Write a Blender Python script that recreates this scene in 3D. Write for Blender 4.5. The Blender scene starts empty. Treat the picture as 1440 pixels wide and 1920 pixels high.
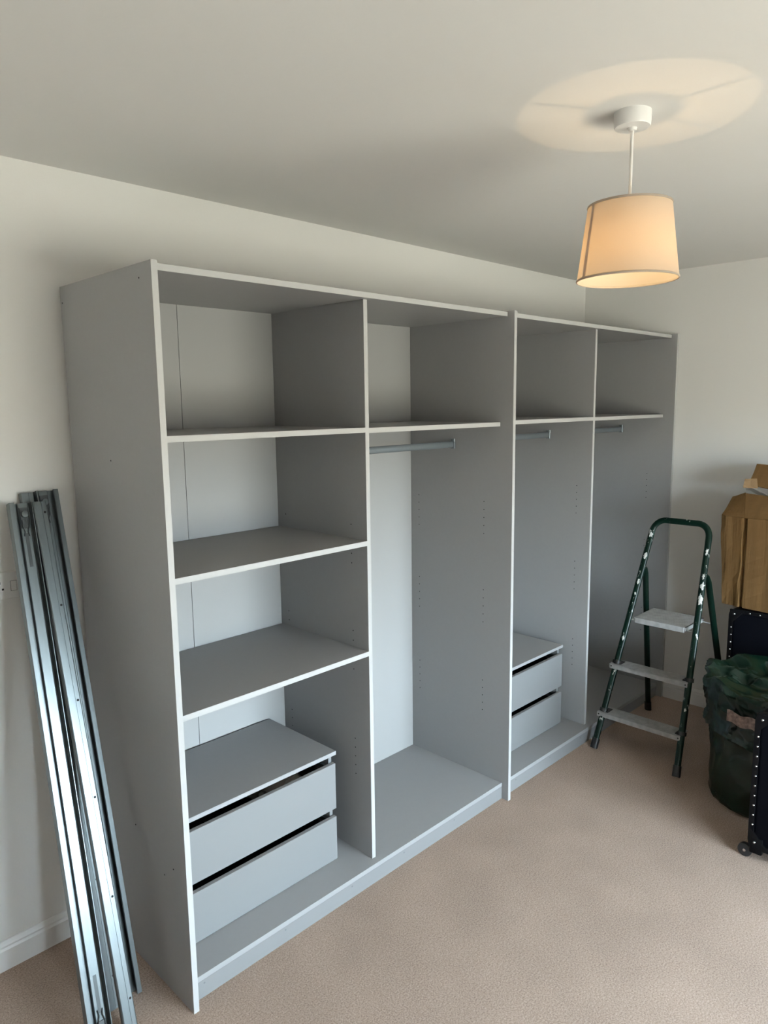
import bpy, bmesh, math, random
from mathutils import Vector, Matrix, noise

random.seed(4)
scene = bpy.context.scene
COL = scene.collection

# ---------------------------------------------------------------- camera
cam_data = bpy.data.cameras.new('camera')
cam = bpy.data.objects.new('camera', cam_data)
COL.objects.link(cam)
cam_data.sensor_fit = 'VERTICAL'
cam_data.sensor_height = 36.0
cam_data.lens = 1354.0 / 1920.0 * 36.0
cam_data.clip_start = 0.02
cam_right = Vector((0.7020, -0.7121, -0.0127))
cam_down = Vector((-0.1136, -0.0943, -0.9890))
cam_fwd = Vector((0.7031, 0.6957, -0.1471))
rot = Matrix((cam_right, -cam_down, -cam_fwd)).transposed()
cam.matrix_world = Matrix.Translation((-0.9622, -1.7883, 1.8206)) @ rot.to_4x4()
scene.camera = cam

# ---------------------------------------------------------------- daylight
world = bpy.data.worlds.new('overcast_sky')
scene.world = world
world.use_nodes = True
wn = world.node_tree.nodes
wl = world.node_tree.links
wn.clear()
w_out = wn.new('ShaderNodeOutputWorld')
w_bg = wn.new('ShaderNodeBackground')
w_tc = wn.new('ShaderNodeTexCoord')
w_sep = wn.new('ShaderNodeSeparateXYZ')
w_ramp = wn.new('ShaderNodeValToRGB')
wl.new(w_tc.outputs['Generated'], w_sep.inputs[0])
w_map = wn.new('ShaderNodeMapRange')
w_map.inputs['From Min'].default_value = -1
w_map.inputs['From Max'].default_value = 1
wl.new(w_sep.outputs['Z'], w_map.inputs['Value'])
wl.new(w_map.outputs['Result'], w_ramp.inputs[0])
e = w_ramp.color_ramp.elements
e[0].position = 0.0
e[0].color = (0.32, 0.29, 0.245, 1)            # lawn and paving below the horizon
e[1].position = 1.0
e[1].color = (0.80, 0.98, 1.22, 1)             # overcast sky overhead
k = e.new(0.485); k.color = (0.36, 0.335, 0.295, 1)
k = e.new(0.515); k.color = (0.86, 0.97, 1.10, 1)
wl.new(w_ramp.outputs[0], w_bg.inputs['Color'])
w_bg.inputs['Strength'].default_value = 43.5
wl.new(w_bg.outputs[0], w_out.inputs[0])

# window opening in the wall behind the camera; its portal only guides sampling
WX0, WX1, WZ0, WZ1 = -0.10, 2.25, 0.45, 1.80
Y_FRONT = -3.3
pl = bpy.data.lights.new('window_portal', 'AREA')
pl.shape = 'RECTANGLE'
pl.size = WX1 - WX0
pl.size_y = WZ1 - WZ0
pl.cycles.is_portal = True
po = bpy.data.objects.new('window_portal', pl)
po.location = ((WX0 + WX1) / 2, Y_FRONT - 0.06, (WZ0 + WZ1) / 2)
po.rotation_euler = (math.pi / 2, 0, math.pi)
COL.objects.link(po)

scene.view_settings.view_transform = 'Standard'
scene.view_settings.look = 'None'
scene.view_settings.gamma = 1
scene.view_settings.use_curve_mapping = False
scene.view_settings.exposure = 0.0
scene.cycles.max_bounces = 14
scene.cycles.diffuse_bounces = 10
scene.cycles.glossy_bounces = 6
scene.cycles.transparent_max_bounces = 12
scene.cycles.sample_clamp_indirect = 6.0
scene.cycles.use_denoising = True
scene.cycles.caustics_reflective = False
scene.cycles.caustics_refractive = False

# ---------------------------------------------------------------- helpers
def mat(name, color, rough=0.5, metal=0.0, spec=0.5, noise_amt=0.0, noise_scale=20.0,
        bump=0.0, bump_scale=200.0, stretch=None, color2=None):
    m = bpy.data.materials.new(name)
    m.use_nodes = True
    nt = m.node_tree
    b = nt.nodes['Principled BSDF']
    b.inputs['Base Color'].default_value = (*color, 1)
    b.inputs['Roughness'].default_value = rough
    b.inputs['Metallic'].default_value = metal
    b.inputs['Specular IOR Level'].default_value = spec
    tc = nt.nodes.new('ShaderNodeTexCoord')
    vec = tc.outputs['Object']
    if stretch:
        mp = nt.nodes.new('ShaderNodeMapping')
        mp.inputs['Scale'].default_value = stretch
        nt.links.new(vec, mp.inputs['Vector'])
        vec = mp.outputs['Vector']
    if noise_amt or color2:
        n = nt.nodes.new('ShaderNodeTexNoise')
        n.inputs['Scale'].default_value = noise_scale
        n.inputs['Detail'].default_value = 5
        nt.links.new(vec, n.inputs['Vector'])
        mr = nt.nodes.new('ShaderNodeMapRange')
        mr.inputs['From Min'].default_value = 0.3
        mr.inputs['From Max'].default_value = 0.7
        nt.links.new(n.outputs['Fac'], mr.inputs['Value'])
        mx = nt.nodes.new('ShaderNodeMix')
        mx.data_type = 'RGBA'
        c2 = color2 or tuple(c * (1 - noise_amt) for c in color)
        mx.inputs['A'].default_value = (*color, 1)
        mx.inputs['B'].default_value = (*c2, 1)
        nt.links.new(mr.outputs['Result'], mx.inputs['Factor'])
        nt.links.new(mx.outputs['Result'], b.inputs['Base Color'])
    if bump:
        n2 = nt.nodes.new('ShaderNodeTexNoise')
        n2.inputs['Scale'].default_value = bump_scale
        n2.inputs['Detail'].default_value = 4
        nt.links.new(vec, n2.inputs['Vector'])
        bp = nt.nodes.new('ShaderNodeBump')
        bp.inputs['Strength'].default_value = bump
        bp.inputs['Distance'].default_value = 0.004
        nt.links.new(n2.outputs['Fac'], bp.inputs['Height'])
        nt.links.new(bp.outputs['Normal'], b.inputs['Normal'])
    return m


def bm_box(x0, x1, y0, y1, z0, z1, bevel=0.0, seg=1, bm=None):
    own = bmesh.new()
    bmesh.ops.create_cube(own, size=1)
    for v in own.verts:
        v.co = Vector((x0 if v.co.x < 0 else x1, y0 if v.co.y < 0 else y1, z0 if v.co.z < 0 else z1))
    if bevel:
        bmesh.ops.bevel(own, geom=list(own.edges), offset=bevel, segments=seg, affect='EDGES', profile=0.5)
    return merge(bm, own)


def merge(bm, own):
    if bm is None:
        return own
    me = bpy.data.meshes.new('tmp')
    own.to_mesh(me)
    own.free()
    bm.from_mesh(me)
    bpy.data.meshes.remove(me)
    return bm


def bm_lathe(profile, center=(0, 0, 0), seg=32, bm=None, axis='Z', close=False):
    """profile: list of (radius, height)."""
    own = bmesh.new()
    rings = []
    for r, h in profile:
        if r < 1e-6:
            rings.append([own.verts.new((0, 0, h))])
        else:
            rings.append([own.verts.new((r * math.cos(2 * math.pi * i / seg), r * math.sin(2 * math.pi * i / seg), h))
                          for i in range(seg)])
    pairs = list(zip(rings, rings[1:]))
    if close:
        pairs.append((rings[-1], rings[0]))
    for a, b in pairs:
        for i in range(seg):
            j = (i + 1) % seg
            if len(a) == 1 and len(b) == 1:
                continue
            if len(a) == 1:
                own.faces.new((a[0], b[j], b[i]))
            elif len(b) == 1:
                own.faces.new((a[i], a[j], b[0]))
            else:
                own.faces.new((a[i], a[j], b[j], b[i]))
    R = {'Z': Matrix.Identity(3), 'X': Matrix.Rotation(math.pi / 2, 3, 'Y'), 'Y': Matrix.Rotation(-math.pi / 2, 3, 'X')}[axis]
    c = Vector(center)
    for v in own.verts:
        v.co = R @ v.co + c
    bmesh.ops.recalc_face_normals(own, faces=own.faces)
    return merge(bm, own)


def bm_tube(pts, ra, rb=None, normal=None, seg=16, bm=None, cap=True):
    """sweep an ellipse along pts; rb is the half size along `normal`."""
    own = bmesh.new()
    rb = rb or ra
    pts = [Vector(p) for p in pts]
    rings = []
    N = Vector(normal) if normal else None
    prev = None
    for i, p in enumerate(pts):
        t = (pts[min(i + 1, len(pts) - 1)] - pts[max(i - 1, 0)]).normalized()
        if N is not None:
            n = (N - t * N.dot(t)).normalized()
        else:
            ref = prev if prev is not None else (Vector((0, 0, 1)) if abs(t.z) < 0.9 else Vector((1, 0, 0)))
            n = (ref - t * ref.dot(t)).normalized()
            prev = n
        b = t.cross(n)
        rings.append([own.verts.new(p + b * (ra * math.cos(2 * math.pi * k / seg)) + n * (rb * math.sin(2 * math.pi * k / seg)))
                      for k in range(seg)])
    for a, b in zip(rings, rings[1:]):
        for k in range(seg):
            own.faces.new((a[k], a[(k + 1) % seg], b[(k + 1) % seg], b[k]))
    if cap:
        own.faces.new(rings[0][::-1])
        own.faces.new(rings[-1])
    bmesh.ops.recalc_face_normals(own, faces=own.faces)
    return merge(bm, own)


def bm_extrude(profile, axis_fn, a, b, bm=None):
    """closed 2-D profile swept between parameters a and b; axis_fn(u, v, t) -> 3-D point."""
    own = bmesh.new()
    A = [own.verts.new(axis_fn(u, v, a)) for u, v in profile]
    B = [own.verts.new(axis_fn(u, v, b)) for u, v in profile]
    n = len(profile)
    for i in range(n):
        own.faces.new((A[i], A[(i + 1) % n], B[(i + 1) % n], B[i]))
    own.faces.new(A[::-1])
    own.faces.new(B)
    bmesh.ops.recalc_face_normals(own, faces=own.faces)
    return merge(bm, own)


def finish(name, bm, material, smooth=False):
    me = bpy.data.meshes.new(name)
    bm.to_mesh(me)
    bm.free()
    me.materials.append(material)
    if smooth:
        for p in me.polygons:
            p.use_smooth = True
        try:
            me.set_sharp_from_angle(angle=math.radians(42))
        except Exception:
            pass
    o = bpy.data.objects.new(name, me)
    COL.objects.link(o)
    return o


def tag(o, label=None, cat=None, group=None, kind=None):
    if label: o['label'] = label
    if cat: o['category'] = cat
    if group: o['group'] = group
    if kind: o['kind'] = kind
    return o


def thing(name, label, cat, loc=(0, 0, 0), group=None):
    o = bpy.data.objects.new(name, None)
    o.empty_display_size = 0.1
    o.location = loc
    COL.objects.link(o)
    return tag(o, label, cat, group)


def root_of(o):
    while o.parent:
        o = o.parent
    return o


def part(name, bm, material, parent, smooth=False, label=None, kind=None, local=False):
    """a child mesh; bm holds world coordinates unless local is set."""
    if not local:
        off = -Vector(root_of(parent).location)
        for v in bm.verts:
            v.co += off
    o = finish(name, bm, material, smooth)
    o.parent = parent
    return tag(o, label, kind=kind)


def solo(name, bm, material, label, cat, origin, group=None, smooth=False):
    for v in bm.verts:
        v.co -= Vector(origin)
    o = finish(name, bm, material, smooth)
    o.location = origin
    return tag(o, label, cat, group)


def struct(name, bm, material, parent=None, smooth=False):
    o = finish(name, bm, material, smooth)
    if parent:
        o.parent = parent
    else:
        o['kind'] = 'structure'
    return o


def copy_tree(o, parent=None):
    c = o.copy()
    COL.objects.link(c)
    c.parent = parent
    for ch in list(o.children):
        copy_tree(ch, c)
    return c


# ---------------------------------------------------------------- materials
M_wall = mat('white_wall_paint', (0.76, 0.755, 0.735), 0.6, spec=0.25, bump=0.05, bump_scale=180)
M_ceil = mat('white_ceiling_paint', (0.74, 0.735, 0.715), 0.7, spec=0.2, noise_amt=0.03, noise_scale=1.3, bump=0.08, bump_scale=60)
M_trim = mat('white_trim_gloss', (0.78, 0.78, 0.77), 0.32, spec=0.45)
M_lam = mat('grey_laminate', (0.315, 0.315, 0.315), 0.42, spec=0.4, noise_amt=0.02, noise_scale=60)
M_edge = mat('pale_edge_banding', (0.45, 0.455, 0.45), 0.42, spec=0.35)
M_edge2 = mat('grey_edge_banding', (0.33, 0.335, 0.34), 0.4, spec=0.4)
M_boxshade = mat('drawer_gap_shade', (0.022, 0.022, 0.024), 0.6, spec=0.2)  # near-black colour stands in for the shade inside the drawer gaps
M_front = mat('grey_drawer_laminate', (0.228, 0.233, 0.238), 0.4, spec=0.4)
M_back = mat('pale_back_board', (0.37, 0.372, 0.365), 0.5, spec=0.35)
M_hole = mat('dark_hole', (0.02, 0.02, 0.02), 0.9, spec=0.1)
M_cap = mat('grey_screw_cap', (0.16, 0.17, 0.18), 0.5)
M_rail = mat('grey_metal_rail', (0.22, 0.25, 0.27), 0.38, metal=0.55)
M_steel = mat('galvanised_steel', (0.165, 0.188, 0.194), 0.36, metal=0.8, noise_amt=0.10, noise_scale=14,
              bump=0.04, bump_scale=90, stretch=(6, 6, 0.5))
M_dark = mat('black_plastic', (0.012, 0.012, 0.013), 0.45)
M_plastic = mat('white_plastic', (0.78, 0.78, 0.77), 0.28, spec=0.5)
M_card = mat('brown_cardboard', (0.158, 0.088, 0.033), 0.8, spec=0.15, color2=(0.122, 0.067, 0.025), noise_scale=7,
             bump=0.6, bump_scale=26, stretch=(1, 4, 0.22))
M_cardin = mat('pale_cardboard_tape', (0.27, 0.175, 0.095), 0.7, spec=0.2)
M_foam = mat('grey_packing_sheet', (0.55, 0.54, 0.51), 0.6)
M_case = mat('navy_black_vinyl', (0.0014, 0.0018, 0.0038), 0.5, spec=0.09, bump=0.12, bump_scale=400)
M_casetrim = mat('black_case_trim', (0.0028, 0.0028, 0.0034), 0.42, spec=0.14)
M_rivet = mat('chrome_rivet', (0.72, 0.72, 0.72), 0.22, metal=1.0)
M_alu = mat('scuffed_aluminium', (0.54, 0.54, 0.53), 0.5, metal=0.45, color2=(0.40, 0.40, 0.395), noise_scale=30)
M_cloth = mat('pale_cloth', (0.45, 0.43, 0.40), 0.9)


def carpet_material():
    m = mat('beige_carpet', (0.40, 0.315, 0.255), 1.0, spec=0.05)
    nt = m.node_tree
    b = nt.nodes['Principled BSDF']
    tc = nt.nodes.new('ShaderNodeTexCoord')
    n = nt.nodes.new('ShaderNodeTexNoise')
    n.inputs['Scale'].default_value = 200
    n.inputs['Detail'].default_value = 6
    n.inputs['Roughness'].default_value = 0.75
    n3 = nt.nodes.new('ShaderNodeTexNoise')
    n3.inputs['Scale'].default_value = 3.5
    n3.inputs['Detail'].default_value = 4
    for t in (n, n3):
        nt.links.new(tc.outputs['Object'], t.inputs['Vector'])
    ramp = nt.nodes.new('ShaderNodeValToRGB')
    el = ramp.color_ramp.elements
    el[0].position = 0.34; el[0].color = (0.222, 0.160, 0.126, 1)
    el[1].position = 0.64; el[1].color = (0.520, 0.400, 0.330, 1)
    nt.links.new(n.outputs['Fac'], ramp.inputs[0])
    mx = nt.nodes.new('ShaderNodeMix'); mx.data_type = 'RGBA'; mx.blend_type = 'MULTIPLY'
    mr = nt.nodes.new('ShaderNodeMapRange')
    mr.inputs['From Min'].default_value = 0.3; mr.inputs['From Max'].default_value = 0.7
    mr.inputs['To Min'].default_value = 0.90; mr.inputs['To Max'].default_value = 1.05
    nt.links.new(n3.outputs['Fac'], mr.inputs['Value'])
    mx.inputs['Factor'].default_value = 1
    nt.links.new(ramp.outputs[0], mx.inputs['A'])
    nt.links.new(mr.outputs['Result'], mx.inputs['B'])
    nt.links.new(mx.outputs['Result'], b.inputs['Base Color'])
    bp2 = nt.nodes.new('ShaderNodeBump')
    bp2.inputs['Strength'].default_value = 0.6
    bp2.inputs['Distance'].default_value = 0.004
    nt.links.new(n.outputs['Fac'], bp2.inputs['Height'])
    nt.links.new(bp2.outputs['Normal'], b.inputs['Normal'])
    return m


def spattered_green():
    m = mat('spattered_green_paint', (0.0015, 0.0125, 0.0080), 0.3, spec=0.24)
    nt = m.node_tree
    b = nt.nodes['Principled BSDF']
    tc = nt.nodes.new('ShaderNodeTexCoord')
    n = nt.nodes.new('ShaderNodeTexNoise')
    n.inputs['Scale'].default_value = 26
    n.inputs['Detail'].default_value = 6
    n.inputs['Roughness'].default_value = 0.65
    mp = nt.nodes.new('ShaderNodeMapping')
    mp.inputs['Scale'].default_value = (1.6, 1.6, 0.8)
    mp.inputs['Location'].default_value = (3.1, 1.7, 0.4)
    nt.links.new(tc.outputs['Object'], mp.inputs['Vector'])
    nt.links.new(mp.outputs['Vector'], n.inputs['Vector'])
    r = nt.nodes.new('ShaderNodeValToRGB')
    r.color_ramp.elements[0].position = 0.625
    r.color_ramp.elements[0].color = (0.0015, 0.0125, 0.0080, 1)
    r.color_ramp.elements[1].position = 0.64
    r.color_ramp.elements[1].color = (0.55, 0.55, 0.53, 1)
    nt.links.new(n.outputs['Fac'], r.inputs[0])
    nt.links.new(r.outputs[0], b.inputs['Base Color'])
    return m


def shade_material():
    m = bpy.data.materials.new('cream_shade_fabric')
    m.use_nodes = True
    nt = m.node_tree
    nt.nodes.clear()
    out = nt.nodes.new('ShaderNodeOutputMaterial')
    d = nt.nodes.new('ShaderNodeBsdfDiffuse'); d.inputs['Color'].default_value = (0.62, 0.57, 0.50, 1)
    t = nt.nodes.new('ShaderNodeBsdfTranslucent'); t.inputs['Color'].default_value = (0.37, 0.275, 0.165, 1)
    mx = nt.nodes.new('ShaderNodeMixShader'); mx.inputs[0].default_value = 0.5
    tc = nt.nodes.new('ShaderNodeTexCoord')
    n = nt.nodes.new('ShaderNodeTexNoise'); n.inputs['Scale'].default_value = 500
    bp = nt.nodes.new('ShaderNodeBump'); bp.inputs['Strength'].default_value = 0.15; bp.inputs['Distance'].default_value = 0.002
    nt.links.new(tc.outputs['Object'], n.inputs['Vector'])
    nt.links.new(n.outputs['Fac'], bp.inputs['Height'])
    nt.links.new(bp.outputs['Normal'], d.inputs['Normal'])
    nt.links.new(d.outputs[0], mx.inputs[1]); nt.links.new(t.outputs[0], mx.inputs[2])
    nt.links.new(mx.outputs[0], out.inputs[0])
    return m


def bulb_material(strength):
    m = bpy.data.materials.new('lit_bulb')
    m.use_nodes = True
    nt = m.node_tree
    nt.nodes.clear()
    out = nt.nodes.new('ShaderNodeOutputMaterial')
    em = nt.nodes.new('ShaderNodeEmission')
    em.inputs['Color'].default_value = (1.0, 0.66, 0.34, 1)
    em.inputs['Strength'].default_value = strength
    nt.links.new(em.outputs[0], out.inputs[0])
    return m


def pane_material():
    m = bpy.data.materials.new('clear_window_glass')
    m.use_nodes = True
    nt = m.node_tree
    nt.nodes.clear()
    out = nt.nodes.new('ShaderNodeOutputMaterial')
    t = nt.nodes.new('ShaderNodeBsdfTransparent'); t.inputs['Color'].default_value = (0.93, 0.96, 0.95, 1)
    g = nt.nodes.new('ShaderNodeBsdfGlossy'); g.inputs['Roughness'].default_value = 0.02
    mx = nt.nodes.new('ShaderNodeMixShader'); mx.inputs[0].default_value = 0.06
    nt.links.new(t.outputs[0], mx.inputs[1]); nt.links.new(g.outputs[0], mx.inputs[2])
    nt.links.new(mx.outputs[0], out.inputs[0])
    return m


def bag_material():
    m = mat('dark_green_bin_bag', (0.0022, 0.0125, 0.0072), 0.24, spec=0.38, bump=0.25, bump_scale=38)
    return m


M_carpet = carpet_material()
M_green = spattered_green()
M_darkgreen = mat('plain_dark_green_paint', (0.0015, 0.0105, 0.0068), 0.3, spec=0.25)
M_shade = shade_material()
M_bulb = bulb_material(5400.0)
M_pane = pane_material()
M_bag = bag_material()

# ---------------------------------------------------------------- room shell
XL, XR, YB, YF, H = -1.35, 3.30, 0.612, Y_FRONT, 2.566
struct('floor', bm_box(XL - .1, XR + .1, YF - .1, YB + .1, -0.1, 0), M_carpet)
struct('ceiling', bm_box(XL - .1, XR + .1, YF - .1, YB + .1, H, H + .1), M_ceil)
struct('wall_back', bm_box(XL - .1, XR + .1, YB, YB + .1, 0, H), M_wall)
struct('wall_right', bm_box(XR, XR + .1, YF, YB, 0, H), M_wall)
struct('wall_left', bm_box(XL - .1, XL, YF, YB, 0, H), M_wall)
wf = bm_box(XL - .1, WX0, YF - .14, YF, 0, H)
bm_box(WX1, XR + .1, YF - .14, YF, 0, H, bm=wf)
bm_box(WX0, WX1, YF - .14, YF, 0, WZ0, bm=wf)
bm_box(WX0, WX1, YF - .14, YF, WZ1, H, bm=wf)
struct('wall_front', wf, M_wall)

fr = bmesh.new()
for a, b in ((WX0, WX0 + .06), (WX1 - .06, WX1), ((WX0 + WX1) / 2 - .035, (WX0 + WX1) / 2 + .035)):
    bm_box(a, b, YF - .12, YF - .06, WZ0, WZ1, .004, bm=fr)
for a, b in ((WZ0, WZ0 + .06), (WZ1 - .06, WZ1)):
    bm_box(WX0, WX1, YF - .12, YF - .06, a, b, .004, bm=fr)
win = struct('window_1', fr, M_trim)
win['kind'] = 'structure'
mid = (WX0 + WX1) / 2
struct('pane', bm_box(WX0 + .05, mid - .03, YF - .093, YF - .088, WZ0 + .05, WZ1 - .05), M_pane, win)
struct('pane', bm_box(mid + .03, WX1 - .05, YF - .093, YF - .088, WZ0 + .05, WZ1 - .05), M_pane, win)
struct('window_sill', bm_box(WX0 - .05, WX1 + .05, YF - .14, YF + .06, WZ0 - .03, WZ0, .006), M_trim, win)

SK = [(0, 0), (.012, 0), (.012, .070), (.0085, .078), (.0085, .084), (.006, .090), (.003, .098), (0, .100)]
struct('baseboard_back', bm_extrude(SK, lambda u, v, t: (t, YB - u, v), XL, XR), M_trim)
struct('baseboard_right', bm_extrude(SK, lambda u, v, t: (XR - u, t, v), YF, -0.004), M_trim)
struct('baseboard_left', bm_extrude(SK, lambda u, v, t: (XL + u, t, v), YF, YB - .012), M_trim)
struct('baseboard_front', bm_extrude(SK, lambda u, v, t: (t, YF + u, v), XL + .012, XR - .012), M_trim)

# ---------------------------------------------------------------- wardrobes
T = 0.018
HP = 2.2
SB, SS = 0.036, 0.067          # set-back of top/base boards and of shelves/dividers
ZB = 0.078                     # upper face of the base board
YE = 0.590                     # rear edge of the boards


def board(name, x0, x1, y0, y1, z0, z1, parent, edge=True, m=None, em=None):
    o = part(name, bm_box(x0, x1, y0 + (.001 if edge else 0), y1, z0, z1, .0004), m or M_lam, parent)
    if edge:
        part('edge_strip', bm_box(x0, x1, y0, y0 + .0012, z0, z1), em or M_edge, o)
    return o


def pin_holes(xf, parent, cols=(.151, .542), skip=None):
    bm = bmesh.new()
    for y in cols:
        for z0, z1 in ((1.239, 1.385), (.826, .978), (.401, .546)):
            for i in range(5):
                z = z0 + (z1 - z0) * i / 4
                if skip and skip(z):
                    continue
                bm_lathe([(0, -.0003), (.0024, -.0003), (.0024, 0)], (xf, y, z), 8, bm, 'X')
    return part('shelf_pin_holes', bm, M_hole, parent, kind='stuff')


def dots(name, pts, axis, r, m, parent):
    bm = bmesh.new()
    for p in pts:
        bm_lathe([(0, -.0006), (r, -.0006), (r, 0)], p, 10, bm, axis)
    return part(name, bm, m, parent, kind='stuff')


def rail(xa, xb, z, parent, y=.327):
    pts = [(xa + .003, y, z), (xb - .003, y, z)]
    o = part('hanging_rail', bm_tube(pts, .0075, .015, normal=(0, 0, 1), seg=20), M_rail, parent, smooth=True,
             label='grey oval metal hanging rail')
    for x0, x1 in ((xa, xa + .010), (xb - .010, xb)):
        b = bm_box(x0, x1, y - .012, y + .012, z - .020, z + .012, .002)
        bm_tube([(x0 + .005, y, z + .010), (x0 + .005, y, z + .026)], .004, .012, normal=(0, 1, 0), seg=12, bm=b)
        part('rail_bracket', b, M_rail, o)
    return o


X0, XD1, XM, XD2, XE = 0.0, 0.824, 1.6365, 2.4459, 3.2755

wl_ = thing('wardrobe', 'grey open wardrobe with a bay of shelves, beside the leaning steel door tracks', 'wardrobe', (X0, 0, 0))
p = board('side_panel', X0, T, 0, YE, 0, HP, wl_)
dots('screw_holes', [(-.0002, .068, 2.162), (-.0002, .575, 2.149), (-.0002, .309, 1.665), (-.0002, .133, .3985),
                     (-.0002, .075, .444), (-.0002, .309, .49)], 'X', .0024, M_hole, p)
p = board('side_panel', XM, XM + T, 0, YE + .004, 0, HP + .004, wl_)
pin_holes(XM - .0002, p)
board('top_panel', T, XM, SB, YE + .004, HP - T, HP, wl_)
board('base_panel', T, XM, SB, YE + .004, ZB - T, ZB, wl_, em=M_edge2)
p = board('plinth', T, XM, SB, SB + .016, 0, ZB - T - .0006, wl_, edge=False, m=M_front)
dots('screw_caps', [(x, SB + .0002, .047) for x in (.060, .377, .688, .971, 1.287)], 'Y', .0032, M_cap, p)
p = board('divider', XD1, XD1 + T, SS, YE + .004, ZB, HP - T, wl_)
pin_holes(XD1 - .0002, p, skip=lambda z: abs(z - 1.322) < .028 or abs(z - .905) < .028)
for zt in (1.741, 1.332, .915):
    board('shelf', T, XD1, SS, YE, zt - T, zt, wl_)
board('shelf', XD1 + T, XM, SS, YE, 1.739 - T, 1.739, wl_)
part('back_panel', bm_box(.004, .4085, YE + .005, YE + .009, .002, HP - .002), M_back, wl_)
part('back_panel', bm_box(.4100, XD1 + .008, YE + .0042, YE + .0082, .002, HP - .002), M_back, wl_)
part('back_panel', bm_box(XD1 + .010, XM + .008, YE + .0042, YE + .0082, .002, HP - .002), M_back, wl_)
rail(XD1 + T, XM, 1.636, wl_)

wr_ = thing('wardrobe', 'grey open wardrobe with two hanging bays, in the corner behind the green stepladder', 'wardrobe', (XM + T, 0, 0))
xa = XM + T + .0006
p = board('side_panel', XE, XE + T, 0, YE, 0, HP + .004, wr_)
pin_holes(XE - .0002, p)
board('top_panel', xa, XE, SB, YE + .004, HP - T, HP, wr_)
board('base_panel', xa, XE, SB, YE + .004, ZB - T, ZB, wr_, em=M_edge2)
p = board('plinth', xa, XE, SB, SB + .016, 0, ZB - T - .0006, wr_, edge=False, m=M_front)
dots('screw_caps', [(x, SB + .0002, .047) for x in (1.75, 2.05, 2.35, 2.65, 2.95, 3.2)], 'Y', .0032, M_cap, p)
p = board('divider', XD2, XD2 + T, SS, YE + .004, ZB, HP - T, wr_)
pin_holes(XD2 - .0002, p)
board('shelf', xa, XD2, SS, YE, 1.744 - T, 1.744, wr_)
board('shelf', XD2 + T, XE, SS, YE, 1.743 - T, 1.743, wr_)
part('back_panel', bm_box(xa + .010, XD2 + .008, YE + .0042, YE + .0082, .002, HP - .002), M_back, wr_)
part('back_panel', bm_box(XD2 + .010, XE + .012, YE + .0042, YE + .0082, .002, HP - .002), M_back, wr_)
rail(xa, XD2, 1.648, wr_)
rail(XD2 + T, XE, 1.652, wr_)


# ---------------------------------------------------------------- drawer chests
def chest(label, x0, x1, y0):
    y1 = y0 + .415
    zt = .522
    t = thing('drawer_chest', label, 'drawers', ((x0 + x1) / 2, y0, ZB))
    for a, b in ((x0 + .005, x0 + .020), (x1 - .020, x1 - .005)):
        part('side_panel', bm_box(a, b, y0 + .022, y1, ZB, zt - .0155, .0006), M_front, t)
    part('back_panel', bm_box(x0 + .021, x1 - .021, y1 - .006, y1, ZB + .004, zt - .016), M_boxshade, t)
    p = part('top_panel', bm_box(x0, x1, y0 + .001, y1 + .004, zt - .0152, zt, .0006), M_lam, t)
    part('edge_strip', bm_box(x0, x1, y0, y0 + .0012, zt - .0152, zt), M_edge2, p)
    for z0, z1 in ((.2895, .4725), (.080, .2555)):
        d = part('drawer', bm_box(x0 + .001, x1 - .004, y0 + .0005, y0 + .0165, z0, z1, .0006), M_front, t)
        part('top_edge', bm_box(x0 + .0015, x1 - .0045, y0 + .0012, y0 + .0162, z1, z1 + .0006), M_lam, d)
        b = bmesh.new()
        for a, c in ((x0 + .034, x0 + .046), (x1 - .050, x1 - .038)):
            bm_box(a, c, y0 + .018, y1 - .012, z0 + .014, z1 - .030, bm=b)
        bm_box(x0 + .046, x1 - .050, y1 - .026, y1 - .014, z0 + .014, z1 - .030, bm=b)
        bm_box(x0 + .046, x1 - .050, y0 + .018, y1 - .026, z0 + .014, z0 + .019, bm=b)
        part('drawer_box', b, M_boxshade, d)
        for a, c in ((x0 + .0212, x0 + .0325), (x1 - .0365, x1 - .0212)):
            part('drawer_runner', bm_box(a, c, y0 + .024, y1 - .02, z1 - .020, z1 - .006, .001), M_steel, d, label='pale metal drawer runner')
    return t


chest('grey two-drawer chest under three wide shelves, with cloth showing over its upper drawer', .060, .7355, .165)
chest('grey two-drawer chest standing alone in a hanging bay, partly hidden by a tall panel', 1.712, 2.3870, .175)

# crumpled cloth that shows through the gap above the upper drawer
bm = bmesh.new()
bmesh.ops.create_icosphere(bm, subdivisions=4, radius=1)
for v in bm.verts:
    d = v.co.normalized()
    f = 1 + .28 * noise.noise(d * 2.2) + .16 * noise.noise(d * 5.5)
    v.co = Vector((.56 + d.x * .105 * f, .330 + d.y * .095 * f, .400 + d.z * .062 * f))
    v.co.z = max(v.co.z, .3095)
    v.co.z = min(v.co.z, .500)
solo('cloth', bm, M_cloth, 'crumpled pale cloth showing in the dark gap above an upper drawer front', 'cloth', (.56, .33, .3095), smooth=True)


# ---------------------------------------------------------------- sliding door tracks leaning in the corner
M_stop = mat('dark_spring_steel', (0.07, 0.078, 0.08), 0.4, metal=0.7)


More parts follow.
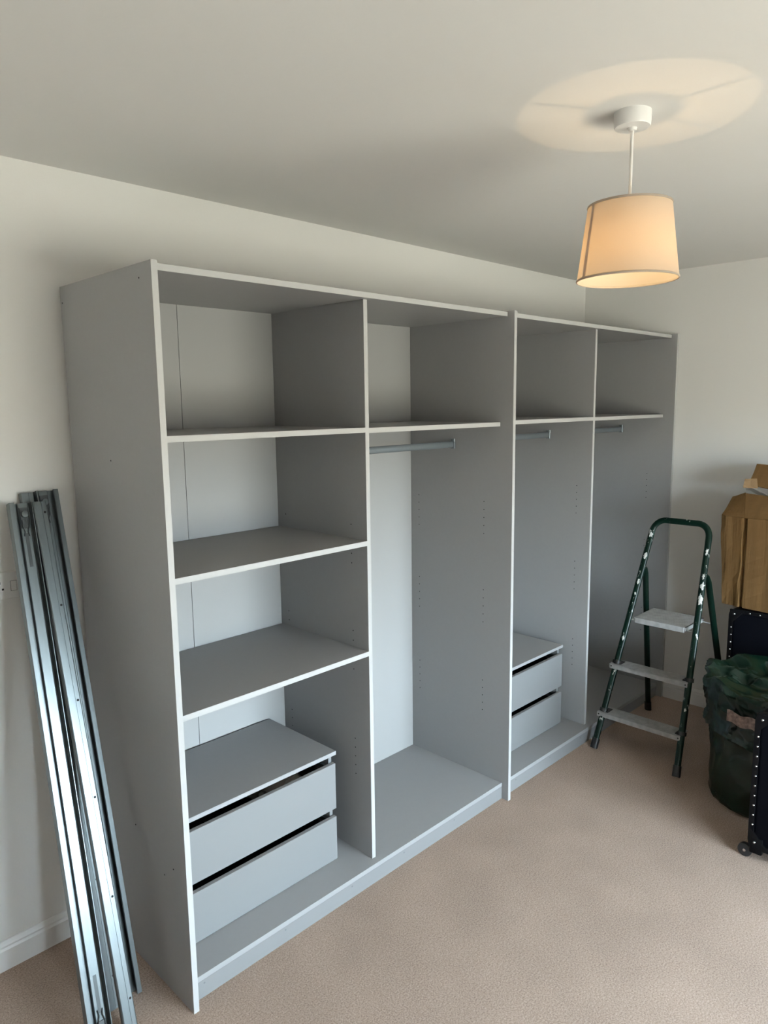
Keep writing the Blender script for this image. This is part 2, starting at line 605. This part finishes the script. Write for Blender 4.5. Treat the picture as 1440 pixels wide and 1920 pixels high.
def lip_track(label, top, bottom, side, group=None):
    """wide channel track shown open side out; local z runs up the track, local -y faces the room."""
    L = (Vector(top) - Vector(bottom)).length
    w, d, s = .033, .028, .0016
    t = thing('door_track', label, 'track', bottom, group)
    web = bm_box(-w, w, -s, 0, 0, L)
    for sx in (-1, 1):
        bm_box(min(sx * w, sx * (w - s)), max(sx * w, sx * (w - s)), -d, -s, 0, L, bm=web)
    part('channel', web, M_steel, t, local=True)
    for sx in (side,):
        b = bmesh.new()
        a, c = sorted((sx * w, sx * (w - .0125)))
        bm_box(a, c, -d - s, -d, 0, L, .0005, bm=b)
        a, c = sorted((sx * (w - .0125), sx * (w - .0141)))
        bm_box(a, c, -d - s, -d + .007, 0, L, bm=b)
        part('lip', b, M_steel, t, local=True)
    rc = -side * .0095
    part('floor_rib', bm_box(rc - .0150, rc + .0150, -.014, -.0016, 0, L, .002), M_steel, t, local=True)
    far = [-side * w, -side * (w - s)]
    part('edge_bead', bm_box(min(far) - .0003, max(far) + .0012 if side > 0 else max(far) + .0003, -d - .0012, -d, 0, L, .0004), M_steel, t, local=True)
    for z, sgn in ((L - .045, -1), (.045, 1)):
        b = bm_box(rc - .0125, rc + .0125, -.0165, -.014, z - .035, z + .030, .001)
        for sx in (-1, 1):
            bm_tube([(rc + sx * .008, -.0175, z + sgn * .010), (rc + sx * .0095, -.0185, z + sgn * .028), (rc + sx * .0045, -.0175, z + sgn * .046),
                     (rc + sx * .0075, -.0165, z + sgn * .060)], .0016, bm=b, seg=8)
        o = part('door_stop', b, M_stop, t, local=True, label='sprung metal door stop')
        h = bm_lathe([(0, .0085), (.004, .0095), (.0095, .0085), (.0108, .006), (.0108, 0), (0, 0)], (0, 0, 0), 16)
        for v in h.verts:
            v.co = Vector((v.co.x + rc, -.0165 - v.co.z, v.co.y + z - sgn * .008))
        sc = part('screw', h, M_steel, o, local=True, smooth=True)
        slot = bm_box(rc - .0050, rc + .0050, -.01445, -.0139, 0, .105, 0)
        for v in slot.verts:
            v.co.z = z + sgn * (.050 + v.co.z)
        bmesh.ops.recalc_face_normals(slot, faces=slot.faces)
        part('slot', slot, M_stop, t, local=True)
    orient(t, top, bottom)
    return t


def back_track(label, top, bottom, group=None):
    """narrow track shown from its closed back, with a centre seam and screw holes."""
    L = (Vector(top) - Vector(bottom)).length
    w, d, s = .0200, .018, .0016
    t = thing('door_track', label, 'track', bottom, group)
    prof = [(-w, 0), (-w, -d + .003), (-w + .003, -d), (.0030, -d), (.0034, -d + .0012), (.0042, -d + .0012), (.0046, -d),
            (w - .003, -d), (w, -d + .003), (w, 0), (w - s, 0), (w - s, -d + .004), (w - .004, -d + s + .0012),
            (-w + .004, -d + s + .0012), (-w + s, -d + .004), (-w + s, 0)]
    part('channel', bm_extrude(prof, lambda u, v, z: (u, v, z), 0, L), M_steel, t, local=True)
    for z in [L - .035 - i * .295 for i in range(6)]:
        h = bm_lathe([(0, .0004), (.0036, .0004), (.0036, 0)], (0, 0, 0), 12)
        for v in h.verts:
            v.co = Vector((v.co.x + .011, -d - v.co.z, v.co.y + z))
        part('screw_hole', h, M_hole, t, local=True)
    orient(t, top, bottom)
    return t


def orient(t, top, bottom):
    z = (Vector(top) - Vector(bottom)).normalized()
    x = Vector((1, 0, 0)); x = (x - z * x.dot(z)).normalized()
    y = z.cross(x)
    t.rotation_euler = Matrix((x, y, z)).transposed().to_euler()


TG = None
lip_track('wide steel door track leaning closest to the wardrobe side, sprung stops inside its channel', (-.0925, .604, 1.560), (-.1050, .216, 0.001), 1, TG)
back_track('narrow steel door track mostly hidden behind the other leaning tracks, against the wall', (-.1500, .606, 1.557), (-.1615, .204, 0.001), TG)
lip_track('wide steel door track leaning in front of the wall socket, roller stop at its top', (-.1840, .578, 1.530), (-.2500, .093, 0.001), -1, TG)
back_track('narrow flat-backed steel door track with a centre seam and small screw holes', (-.1290, .565, 1.530), (-.1640, .086, 0.001), TG)

# ---------------------------------------------------------------- wall socket
t = thing('wall_socket', 'white double switched wall socket behind the leaning steel tracks', 'socket', (-.258, YB, 1.2755))
sx0, sx1, sz0, sz1 = -.331, -.185, 1.2325, 1.3185
part('face_plate', bm_box(sx0, sx1, YB - .010, YB, sz0, sz1, .003, 3), M_plastic, t, smooth=True)
M_groove = mat('grey_switch_surround', (0.25, 0.25, 0.25), 0.5)
for cx in (-.2085, -.3115):
    o = part('surround', bm_box(cx - .0095, cx + .0095, YB - .0106, YB - .0098, 1.256, 1.289), M_groove, t)
    r = bm_box(cx - .008, cx + .008, YB - .0135, YB - .0106, 1.2575, 1.2875, .001)
    for v in r.verts:
        if v.co.z > 1.28 and v.co.y < YB - .012:
            v.co.y += .002
    part('rocker', r, M_plastic, o)
for cx in (-.2495, -.2785):
    for a, b, c, d in ((-.003, .003, .010, .018), (-.012, -.006, -.010, -.004), (.006, .012, -.010, -.004)):
        part('pin_slot', bm_box(cx + a, cx + b, YB - .0104, YB - .0095, 1.272 + c, 1.272 + d), M_hole, t)

# ---------------------------------------------------------------- pendant lamp
LX, LY = .936, -.842
t = thing('pendant_lamp', 'lit ceiling pendant with cream tapered drum shade on a white drop cord', 'lamp', (LX, LY, H))
part('ceiling_rose', bm_lathe([(0, H), (.0475, H), (.0475, H - .010), (.0462, H - .034), (.044, H - .037), (.012, H - .038),
                               (.010, H - .045), (0, H - .046)], (LX, LY, 0), 48), M_plastic, t, smooth=True)
part('cord', bm_tube([(LX, LY, H - .044), (LX, LY, 2.326)], .0042, seg=12), M_plastic, t, smooth=True)
ZT, ZBt, RT, RB = 2.334, 2.145, .107, .131
sh = part('lamp_shade', bm_lathe([(RT, ZT), (RB, ZBt)], (LX, LY, 0), 96), M_shade, t, smooth=True)
for z, r in ((ZT, RT), (ZBt, RB)):
    ring = [(r + .0022 * math.cos(a), z + .0030 * math.sin(a)) for a in [2 * math.pi * i / 8 for i in range(8)]]
    part('rim_tape', bm_lathe(ring, (LX, LY, 0), 96, close=True), M_shade, sh, smooth=True)
# overlap seam of the fabric: a narrow second layer, slightly slanted
own = bmesh.new()
cols = []
base_ang = math.atan2(-1.7883 - LY, -.9622 - LX) - math.radians(56)
for i in range(9):
    f = i / 8
    z = ZT + (ZBt - ZT) * f
    r = RT + (RB - RT) * f + .0008
    a0 = base_ang - .01 * f
    cols.append([own.verts.new((LX + r * math.cos(a0 + da), LY + r * math.sin(a0 + da), z)) for da in (-.055, 0, .055)])
for a, b in zip(cols, cols[1:]):
    for i in range(2):
        own.faces.new((a[i], a[i + 1], b[i + 1], b[i]))
part('seam', own, M_shade, sh, smooth=True, label='double-layer fabric seam')
g = bmesh.new()
for i in range(3):
    a = math.radians((148, 270, 338)[i])
    bm_tube([(LX + .019 * math.cos(a), LY + .019 * math.sin(a), ZT - .040), (LX + RT * .96 * math.cos(a), LY + RT * .96 * math.sin(a), ZT - .004)],
            .0018, seg=8, bm=g)
bm_lathe([(.019 + .003 * math.cos(q), ZT - .040 + .003 * math.sin(q)) for q in [2 * math.pi * i / 8 for i in range(8)]], (LX, LY, 0), 32, g, close=True)
part('shade_ring', g, M_plastic, t)
part('lamp_holder', bm_lathe([(0, 2.330), (.007, 2.330), (.012, 2.318), (.018, 2.310), (.018, 2.262), (0, 2.262)], (LX, LY, 0), 32), M_plastic, t, smooth=True)
bl = [(0, 2.180)] + [(.024 * math.sin(q), 2.204 - .024 * math.cos(q)) for q in [math.pi * i / 12 for i in range(1, 10)]] + [(.0125, 2.240), (.0125, 2.2618)]
bb = part('bulb', bm_lathe(bl, (LX, LY, 0), 24), M_pane, t, smooth=True, label='clear glass bulb')
part('filament', bm_lathe([(0, 2.2075)] + [(.0030 * math.sin(math.pi * q / 8), 2.2105 - .0030 * math.cos(math.pi * q / 8)) for q in range(1, 8)] + [(0, 2.2135)], (LX, LY, 0), 16), M_bulb, bb, smooth=True, label='glowing filament')

# ---------------------------------------------------------------- stepladder
K = .40
CY = -.248
t = thing('stepladder', 'paint-spattered dark green stepladder with three aluminium treads', 'ladder', (2.7, CY, 0))


def half(z):
    return .2205 - .062 * z


def on_rail(side, z, dn=0.0):
    return Vector((2.38 + K * z, CY + side * half(z), z))


PN = Vector((1, 0, -K)).normalized()
ZT_ = 1.182
pts = [on_rail(1, z) for z in (.012, .3, .6, .9, 1.08, 1.115)]
hb = half(1.15)
for i in range(1, 9):
    a = math.pi / 2 * i / 8
    z = 1.115 + (ZT_ - 1.115) * math.sin(a)
    pts.append(Vector((2.38 + K * z, CY + half(1.115) - .066 * (1 - math.cos(a)), z)))
mir = [Vector((q.x, 2 * CY - q.y, q.z)) for q in pts]
rail_pts = pts + [Vector((2.38 + K * ZT_, CY + .03, ZT_)), Vector((2.38 + K * ZT_, CY - .03, ZT_))] + mir[::-1]
part('front_frame', bm_tube(rail_pts, .0165, .012, normal=PN, seg=18), M_green, t, smooth=True)
for s in (1, -1):
    a = on_rail(s, .925)
    yb = CY + s * .2255
    foot = Vector((3.042, yb, .012))
    bend = Vector((a.x + .056, a.y + s * .006, .890))
    path = [a + Vector((-.006, 0, -.012)), a + Vector((.018, s * .001, .006)), a + Vector((.034, s * .003, -.004)), bend,
            bend.lerp(foot, .06), bend.lerp(foot, .14), bend.lerp(foot, .5), foot]
    part('rear_leg', bm_tube(path, .0165, .012, normal=(1, 0, .3), seg=16), M_darkgreen, t, smooth=True)
    for q, d in ((on_rail(s, 0), Vector((K, -s * .062, 1)).normalized()), (Vector((3.042, yb, 0)), (bend - foot).normalized())):
        c = bmesh.new()
        bm_tube([q + Vector((0, 0, .0005)), q + d * .010, q + d * .050, q + d * .054], .0200, .0165, normal=(1, 0, 0), bm=c, seg=16)
        for v in c.verts:
            v.co.z = max(v.co.z, .0005)
        part('rubber_foot', c, M_dark, t, smooth=True)


def tread(zt, xf, depth, y0, y1, ribs):
    b = bm_box(xf, xf + depth, y0, y1, zt - .004, zt - .0015)
    bm_box(xf, xf + .003, y0, y1, zt - .026, zt, .0008, bm=b)
    bm_box(xf + depth - .003, xf + depth, y0 + .02, y1 - .02, zt - .022, zt - .002, bm=b)
    for i in range(ribs):
        x = xf + .008 + (depth - .016) * i / (ribs - 1)
        bm_box(x - .0022, x + .0022, y0 + .002, y1 - .002, zt - .002, zt + .001, bm=b)
    o = part('tread', b, M_alu, t)
    for s in (1, -1):
        ye = y1 if s > 0 else y0
        c = bm_lathe([(0, .0015), (.0035, .0015), (.004, 0)], (0, 0, 0), 10)
        for v in c.verts:
            v.co = Vector((xf - v.co.z, ye - s * .010 + v.co.x, zt - .013 + v.co.y))
        part('screw', c, M_dark, o)
        q = on_rail(s, zt + .004)
        d = Vector((K, -s * .062, 1)).normalized()
        c = bmesh.new()
        bm_tube([q - d * .006, q + d * .012], .0225, .0185, normal=PN, bm=c, seg=16)
        bm_box(q.x - .012, q.x + .040, min(q.y, q.y - s * .030), max(q.y, q.y - s * .030), zt + .0012, zt + .006, .001, bm=c)
        part('tread_clamp', c, M_dark, t, smooth=True)


tread(.186, 2.4335, .095, -.457, -.012, 10)
tread(.430, 2.5290, .090, -.443, -.026, 10)
M_splash = mat('dried_white_paint', (0.62, 0.62, 0.60), 0.55, noise_amt=0.15, noise_scale=90)
for sd, z, ln, wd in ((1, 1.098, .013, .010), (1, .985, .017, .008), (1, .855, .016, .006), (1, .790, .010, .005), (-1, .925, .012, .005),
                      (-1, .815, .034, .012), (-1, .880, .018, .009), (-1, 1.045, .016, .006), (1, .560, .011, .006), (-1, .300, .010, .005)):
    q = on_rail(sd, z)
    d = Vector((K, -sd * .062, 1)).normalized()
    sdv = PN.cross(d)
    own = bmesh.new()
    bmesh.ops.create_icosphere(own, subdivisions=3, radius=1)
    for v in own.verts:
        c = v.co.copy()
        f = .78 + .75 * noise.noise(c * 1.7 + Vector((z * 31, sd, 0))) + .55 * noise.noise(c * 4.5 + Vector((z * 17, sd, 2)))
        # wrap the blob round the front of the tube
        a = c.x * f * wd / .0150 + .25
        r_ = .0003 + .0007 * max(0, c.y)
        v.co = q + d * (c.z * ln * f) + sdv * ((.0162 + r_) * math.sin(a)) - PN * ((.0118 + r_) * math.cos(a)) * (1 if c.y > -.2 else .93)
    part('paint_splash', own, M_splash, t, smooth=True, label='dried white paint splash')
# hinged standing platform
zp, y0, y1 = .674, CY + .012 - .138, CY + .012 + .138
b = bm_box(2.645, 2.885, y0, y1, zp - .004, zp)
for v in b.verts:
    pass
bm_box(2.643, 2.648, y0 + .006, y1 - .006, zp - .030, zp, .002, bm=b)
bm_box(2.645, 2.885, y0, y0 + .003, zp - .024, zp, bm=b)
bm_box(2.645, 2.885, y1 - .003, y1, zp - .024, zp, bm=b)
for i in range(12):
    x = 2.665 + .2 * i / 11
    bm_box(x - .003, x + .003, y0 + .012, y1 - .012, zp - .001, zp + .0008, bm=b)
o = part('platform', b, M_alu, t, label='scuffed aluminium standing platform')
for s in (1, -1):
    q = on_rail(s, .655)
    yp = y1 - .002 if s > 0 else y0 + .002
    part('pivot_pin', bm_tube([(q.x + .004, q.y, .656), (q.x + .020, yp, .656)], .0045, seg=10), M_alu, o)
    fr_ = (.895 - .655) / .883
    a = on_rail(s, .925)
    bend = Vector((a.x + .056, a.y + s * .006, .890))
    lg = bend.lerp(Vector((3.042, CY + s * .2255, .012)), fr_)
    part('pivot_pin', bm_tube([(lg.x, lg.y, .655), (lg.x, yp, .655)], .0045, seg=10), M_alu, o)


# ---------------------------------------------------------------- suitcases
def suitcase(label, x0, yl, yr, z0, z1, depth, wheels):
    t = thing('suitcase', label, 'suitcase', (x0 + depth / 2, (yl + yr) / 2, 0))
    body = bm_box(x0 + .004, x0 + depth - .004, yr + .004, yl - .004, z0 + .004, z1 - .004, .028, 4)
    part('shell', body, M_case, t, smooth=True)
    for xa in (x0 - .001, x0 + depth - .025):
        # bound edge frame round the front and back faces
        loop = []
        r = .034
        for cy, cz, a0 in ((yl - r, z1 - r, 0), (yr + r, z1 - r, 90), (yr + r, z0 + r, 180), (yl - r, z0 + r, 270)):
            for i in range(5):
                a = math.radians(a0 + 90 * i / 4)
                loop.append((cy + r * math.cos(a), cz + r * math.sin(a)))
        own = bmesh.new()
        n = len(loop)
        rows = []
        for off, xx in ((0, xa), (.0, xa + .026), (-.020, xa + .026), (-.020, xa)):
            ring = []
            for i, (yy, zz) in enumerate(loop):
                c = Vector(((yl + yr) / 2, (z0 + z1) / 2))
                sy = (abs(yl - yr) / 2 + off) / (abs(yl - yr) / 2)
                sz = ((z1 - z0) / 2 + off) / ((z1 - z0) / 2)
                ring.append(own.verts.new((xx, c[0] + (yy - c[0]) * sy, c[1] + (zz - c[1]) * sz)))
            rows.append(ring)
        for a, b in zip(rows, rows[1:] + rows[:1]):
            for i in range(n):
                own.faces.new((a[i], a[(i + 1) % n], b[(i + 1) % n], b[i]))
        bmesh.ops.recalc_face_normals(own, faces=own.faces)
        part('edge_frame', own, M_casetrim, t, smooth=True)
    for sy, ye in ((1, yl), (-1, yr)):
        for sz, ze in ((1, z1), (-1, z0)):
            own = bmesh.new()
            tri = [(0, 0), (.075, 0), (0, .085)]
            lo = [(ye - sy * (u * 1.0 + .004), ze - sz * (v + .004)) for u, v in tri]
            A = [own.verts.new((x0 - .0025, u, v)) for u, v in lo]
            B = [own.verts.new((x0 + .006, u, v)) for u, v in lo]
            own.faces.new(A); own.faces.new(B[::-1])
            for i in range(3):
                own.faces.new((A[i], A[(i + 1) % 3], B[(i + 1) % 3], B[i]))
            bmesh.ops.recalc_face_normals(own, faces=own.faces)
            bmesh.ops.bevel(own, geom=[q for q in own.edges], offset=.002, segments=2, affect='EDGES')
            o = part('corner_guard', own, M_casetrim, t, smooth=True)
            rv = bm_lathe([(0, .003), (.003, .0026), (.0048, .0008), (.0052, 0)], (0, 0, 0), 12)
            for v in rv.verts:
                v.co = Vector((x0 - .0024 - v.co.z, ye - sy * .026 + v.co.x, ze - sz * .028 + v.co.y))
            part('rivet', rv, M_rivet, o, smooth=True, label='chrome rivet')
    proto = None

    def rivet(y, z):
        nonlocal proto
        if proto is None:
            rv = bm_lathe([(0, .0026), (.002, .0024), (.0038, .0008), (.0042, 0)], (0, 0, 0), 10)
            for v in rv.verts:
                v.co = Vector((-v.co.z, v.co.x, v.co.y))
            proto = part('rivet', rv, M_rivet, t, smooth=True, local=True, label='chrome rivet')
            q = proto
        else:
            q = proto.copy()
            COL.objects.link(q)
            q.parent = t
        q.location = Vector((x0 - .0008, y, z)) - t.location
    n = int((z1 - z0 - .20) / .038)
    for i in range(n + 1):
        z = z0 + .10 + (z1 - z0 - .20) * i / n
        rivet(yl - .014, z)
        rivet(yr + .014, z)
    m = int((yl - yr - .20) / .042)
    for i in range(m + 1):
        y = yr + .10 + (yl - yr - .20) * i / m
        rivet(y, z1 - .012)
    cy = (yl + yr) / 2
    xm = x0 + depth / 2
    part('handle', bm_tube([(xm, cy + .09, z1 - .008), (xm, cy + .085, z1 - .003), (xm, cy + .05, z1 - .001), (xm, cy - .05, z1 - .001),
                            (xm, cy - .085, z1 - .003), (xm, cy - .09, z1 - .008)], .012, .004, normal=(0, 0, 1), seg=10), M_casetrim, t, smooth=True)
    for yy in (yl + .004, yr - .004):
        for xx in ((x0 + .013, x0 + depth - .03)):
            s = 1 if yy > cy else -1
            w = bm_lathe([(0, -.011), (.015, -.011), (.0265, -.009), (.0275, 0), (.0265, .009), (.015, .011), (0, .011)], (xx, yy + s * .006, .0276), 28, None, 'X')
            o = part('wheel', w, M_dark, t, smooth=True)
            part('hub', bm_lathe([(0, -.0125), (.006, -.0125), (.006, .0125), (0, .0125)], (xx, yy + s * .006, .0276), 12, None, 'X'), M_rivet, o)
            part('wheel_housing', bm_box(xx - .016, xx + .016, min(yy - s * .012, yy - s * .06), max(yy - s * .012, yy - s * .06), .030, z0 + .05, .006, 2), M_casetrim, t, smooth=True)
    return t


suitcase('front black suitcase with a column of chrome rivets, beside the green bin bag', 1.945, -.936, -1.420, .050, .620, .225, True)
suitcase('rear black riveted suitcase under the cardboard box, behind the green bin bag', 2.850, -.512, -1.000, .050, .762, .25, True)

# ---------------------------------------------------------------- cardboard box
ZC0, ZC1 = .7695, 1.232
t = thing('cardboard_box', 'creased brown cardboard box with open top flaps on the rear suitcase', 'box', (3.03, -.70, ZC0))
foot = [(2.888, -.443), (2.881, -.470), (2.880, -.500), (2.868, -.540), (2.864, -.547), (2.882, -.556), (2.878, -.562), (2.861, -.572), (2.858, -.66), (2.851, -.70), (2.842, -.99), (3.215, -1.0), (3.225, -.443)]
own = bmesh.new()
rows = []
NR = 10
for r in range(NR + 1):
    f = r / NR
    z = ZC0 + (ZC1 - ZC0) * f
    ring = []
    for i, (x, y) in enumerate(foot):
        dx = .008 * noise.noise(Vector((i * 3.1, f * 4.0, 1.7)))
        dy = .006 * noise.noise(Vector((i * 2.3, f * 4.0, 7.7))) + ((f - .6) * .026 if y > -.51 else 0)
        dz = 0 if r == 0 else .006 * noise.noise(Vector((i, 9.1, 2))) * f
        ring.append(own.verts.new((x + dx, y + dy, z + dz)))
    rows.append(ring)
for a, b in zip(rows, rows[1:]):
    for i in range(len(foot)):
        own.faces.new((a[i], a[(i + 1) % len(foot)], b[(i + 1) % len(foot)], b[i]))
own.faces.new(rows[0][::-1])
bmesh.ops.recalc_face_normals(own, faces=own.faces)
top_ring = [v.co.copy() for v in rows[-1]]
part('walls', own, M_card, t)


def sheet(name, quad, thick, m, parent, n=6, amp=.004, seed=0.0, label=None):
    """bent board: bilinear patch with a little waviness and real thickness."""
    a, b, c, d = [Vector(q) for q in quad]
    nrm = (b - a).cross(d - a).normalized()
    own = bmesh.new()
    up, dn = [], []
    for i in range(n + 1):
        for j in range(n + 1):
            u, v = i / n, j / n
            p_ = a.lerp(b, u).lerp(d.lerp(c, u), v)
            w = amp * noise.noise(Vector((u * 2.5 + seed, v * 2.5, seed * 3)))
            up.append(own.verts.new(p_ + nrm * (w + thick / 2)))
            dn.append(own.verts.new(p_ + nrm * (w - thick / 2)))
    k_ = n + 1
    for i in range(n):
        for j in range(n):
            q = [i * k_ + j, (i + 1) * k_ + j, (i + 1) * k_ + j + 1, i * k_ + j + 1]
            own.faces.new([up[x] for x in q])
            own.faces.new([dn[x] for x in q[::-1]])
    border = [i * k_ for i in range(n + 1)] + [n * k_ + j for j in range(1, n + 1)] + [i * k_ + n for i in range(n - 1, -1, -1)] + [j for j in range(n - 1, 0, -1)]
    for x, y in zip(border, border[1:] + border[:1]):
        own.faces.new((up[x], dn[x], dn[y], up[y]))
    bmesh.ops.recalc_face_normals(own, faces=own.faces)
    return part(name, own, m, parent, label=label)


# top flaps rise towards the opening; the far one stands up over it
sheet('top_flap', [(2.887, -.437, 1.232), (2.866, -.556, 1.234), (2.975, -.519, 1.346), (2.985, -.452, 1.320)], .005, M_card, t, seed=1.3, amp=.006)
sheet('top_flap', [(2.864, -.5565, 1.234), (2.843, -.990, 1.236), (2.985, -.990, 1.300), (2.976, -.5195, 1.345)], .005, M_card, t, seed=4.1, amp=.006)
sheet('top_flap', [(2.972, -.530, 1.392), (2.972, -1.0, 1.316), (3.085, -1.0, 1.468), (3.085, -.528, 1.486)], .005, M_card, t, seed=8.2, amp=.006)
sheet('top_flap', [(3.215, -.458, 1.233), (3.205, -.995, 1.233), (3.14, -.995, 1.325), (3.14, -.470, 1.310)], .005, M_card, t, seed=2.2, amp=.006)
sheet('tape', [(2.968, -.512, 1.420), (2.965, -.506, 1.374), (2.962, -.578, 1.376), (2.978, -.566, 1.424)], .003, M_cardin, t, n=4, seed=6.5, label='paler torn tape tab')
part('crease_tape', bm_box(2.8475, 2.8500, -.703, -.700, ZC0 + .01, ZC1 - .01), M_card, t)

own = bmesh.new()  # added black lump stands in for the shaded interior below the flaps
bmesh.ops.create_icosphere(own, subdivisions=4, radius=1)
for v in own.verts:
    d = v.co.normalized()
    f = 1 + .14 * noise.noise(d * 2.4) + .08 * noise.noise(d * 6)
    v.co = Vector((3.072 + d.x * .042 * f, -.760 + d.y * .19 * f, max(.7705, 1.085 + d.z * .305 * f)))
solo('box_interior_shade', own, mat('black_interior_shade', (0.012, 0.012, 0.014), 0.85), 'added black mass standing in for the shade inside the open cardboard box', 'cloth', (3.072, -.76, .7705), smooth=True)
own = bmesh.new()
rows = []
for i in range(25):
    f = i / 24
    y = -.496 - .44 * f
    z = 1.388 - .046 * min(1, f * 3.2) ** 1.3 + .02 * max(0, f - .32)
    row = []
    for j in range(7):
        q = j / 6
        row.append(own.verts.new((2.966 + .046 * q + .005 * noise.noise(Vector((i * .4, q * 3, 1))), y - .01 * q, z - .002 - .03 * q * q + .007 * noise.noise(Vector((i * .5, q * 4, 5))))))
    rows.append(row)
for a, b in zip(rows, rows[1:]):
    for j in range(6):
        own.faces.new((a[j], a[j + 1], b[j + 1], b[j]))
bmesh.ops.solidify(own, geom=own.faces[:], thickness=.004)
solo('packing_sheet', own, M_foam, 'grey packing sheet curling out under the raised flap of the cardboard box', 'packing', (3.03, -.70, 1.30), smooth=True)

# ---------------------------------------------------------------- green bin bag
BX, BY = 2.470, -.850
t = thing('bin_bag', 'full green plastic bin bag with crumpled folded-over top, between the two suitcases', 'bag', (BX, BY, 0))
prof = [(0, .002), (.12, .0015), (.215, .002), (.238, .008), (.246, .024), (.244, .05), (.247, .12), (.250, .20), (.253, .28), (.257, .34), (.262, .40),
        (.266, .44), (.262, .47), (.250, .50), (.20, .515), (.12, .525), (0, .53)]
SEG = 220


def bag_mesh(profile, amp_fn, seed, sub=4, closed=True, thick=0):
    own = bmesh.new()
    rr = []
    for (r0, z0), (r1, z1) in zip(profile, profile[1:]):
        for s in range(sub):
            f = s / sub
            rr.append((r0 + (r1 - r0) * f, z0 + (z1 - z0) * f))
    rr.append(profile[-1])
    rings = []
    for r, z in rr:
        if r < 1e-6:
            rings.append([own.verts.new((BX, BY, z))])
            continue
        ring = []
        for i in range(SEG):
            a = 2 * math.pi * i / SEG
            ca, sa = math.cos(a), math.sin(a)
            ar, az = amp_fn(z, a)
            p_ = Vector((r * ca * 7.6 + z * 2, r * sa * 7.6 - z * 1.4, z * 6 + seed))
            big = noise.noise(p_ * .9)
            ridge = 2 * (1 - abs(noise.noise(p_ * 1.5 + Vector((r * ca * 1.8, z * 4, seed)))) * 1.6) ** 3 - 1
            fine = 1 - 3 * abs(noise.noise(p_ * 3.6))
            dr = (ar * (.9 * big + .50 * ridge + .13 * fine)) * min(1, r / .1)
            dz = az * (noise.noise(Vector((ca * 1.8, sa * 1.8, seed + 3))) * min(1, r / .12) + .5 * noise.noise(p_ * 1.3))
            dz += az * .5 * (1 - 2 * abs(noise.noise(Vector((r * ca * 9, r * sa * 9, seed)))))
            ring.append(own.verts.new((BX + (r + dr) * ca, BY + (r + dr) * sa, max(.001, z + dz))))
        rings.append(ring)
    for a, b in zip(rings, rings[1:]):
        for i in range(SEG):
            j = (i + 1) % SEG
            if len(a) == 1:
                own.faces.new((a[0], b[j], b[i]))
            elif len(b) == 1:
                own.faces.new((a[i], a[j], b[0]))
            else:
                own.faces.new((a[i], a[j], b[j], b[i]))
    bmesh.ops.recalc_face_normals(own, faces=own.faces)
    return own


part('bag_body', bag_mesh(prof, lambda z, a: (.004 + .012 * max(0, min(1, (z - .12) / .3)), .002 if z > .02 else 0), 2.0), M_bag, t, smooth=True)
cuff = [(0, .548), (.06, .552), (.12, .545), (.175, .548), (.225, .560), (.254, .570), (.276, .572), (.288, .560), (.291, .53), (.287, .49), (.281, .45), (.277, .41), (.283, .37), (.290, .345)]
M_cuff = mat('green_bin_bag_cuff', (0.008, 0.034, 0.020), 0.22, spec=0.5, bump=0.3, bump_scale=26)
part('folded_cuff', bag_mesh(cuff, lambda z, a: (.021, .042 if z > .5 else .024), 5.5, sub=5), M_bag, t, smooth=True)

# torn printed wrapper caught under the cuff
wm = mat('printed_pink_wrapper', (0.25, 0.165, 0.135), 0.4, color2=(0.07, 0.04, 0.03), noise_scale=70)
ang = math.atan2(-1.7883 - BY, -.9622 - BX)
own = bmesh.new()
rows = []
for i in range(15):
    a = math.radians(163 + 30 * i / 14)
    col = []
    for j in range(5):
        z = .452 + .052 * j / 4 + .005 * math.sin(i * .9) - .0008 * i
        r = .318 + .004 * noise.noise(Vector((i * .5, j * .7, 3)))
        col.append(own.verts.new((BX + r * math.cos(a), BY + r * math.sin(a), z)))
    rows.append(col)
for a, b in zip(rows, rows[1:]):
    for j in range(4):
        own.faces.new((a[j], a[j + 1], b[j + 1], b[j]))
part('printed_panel', own, wm, t, smooth=True, label='pinkish printed patch')
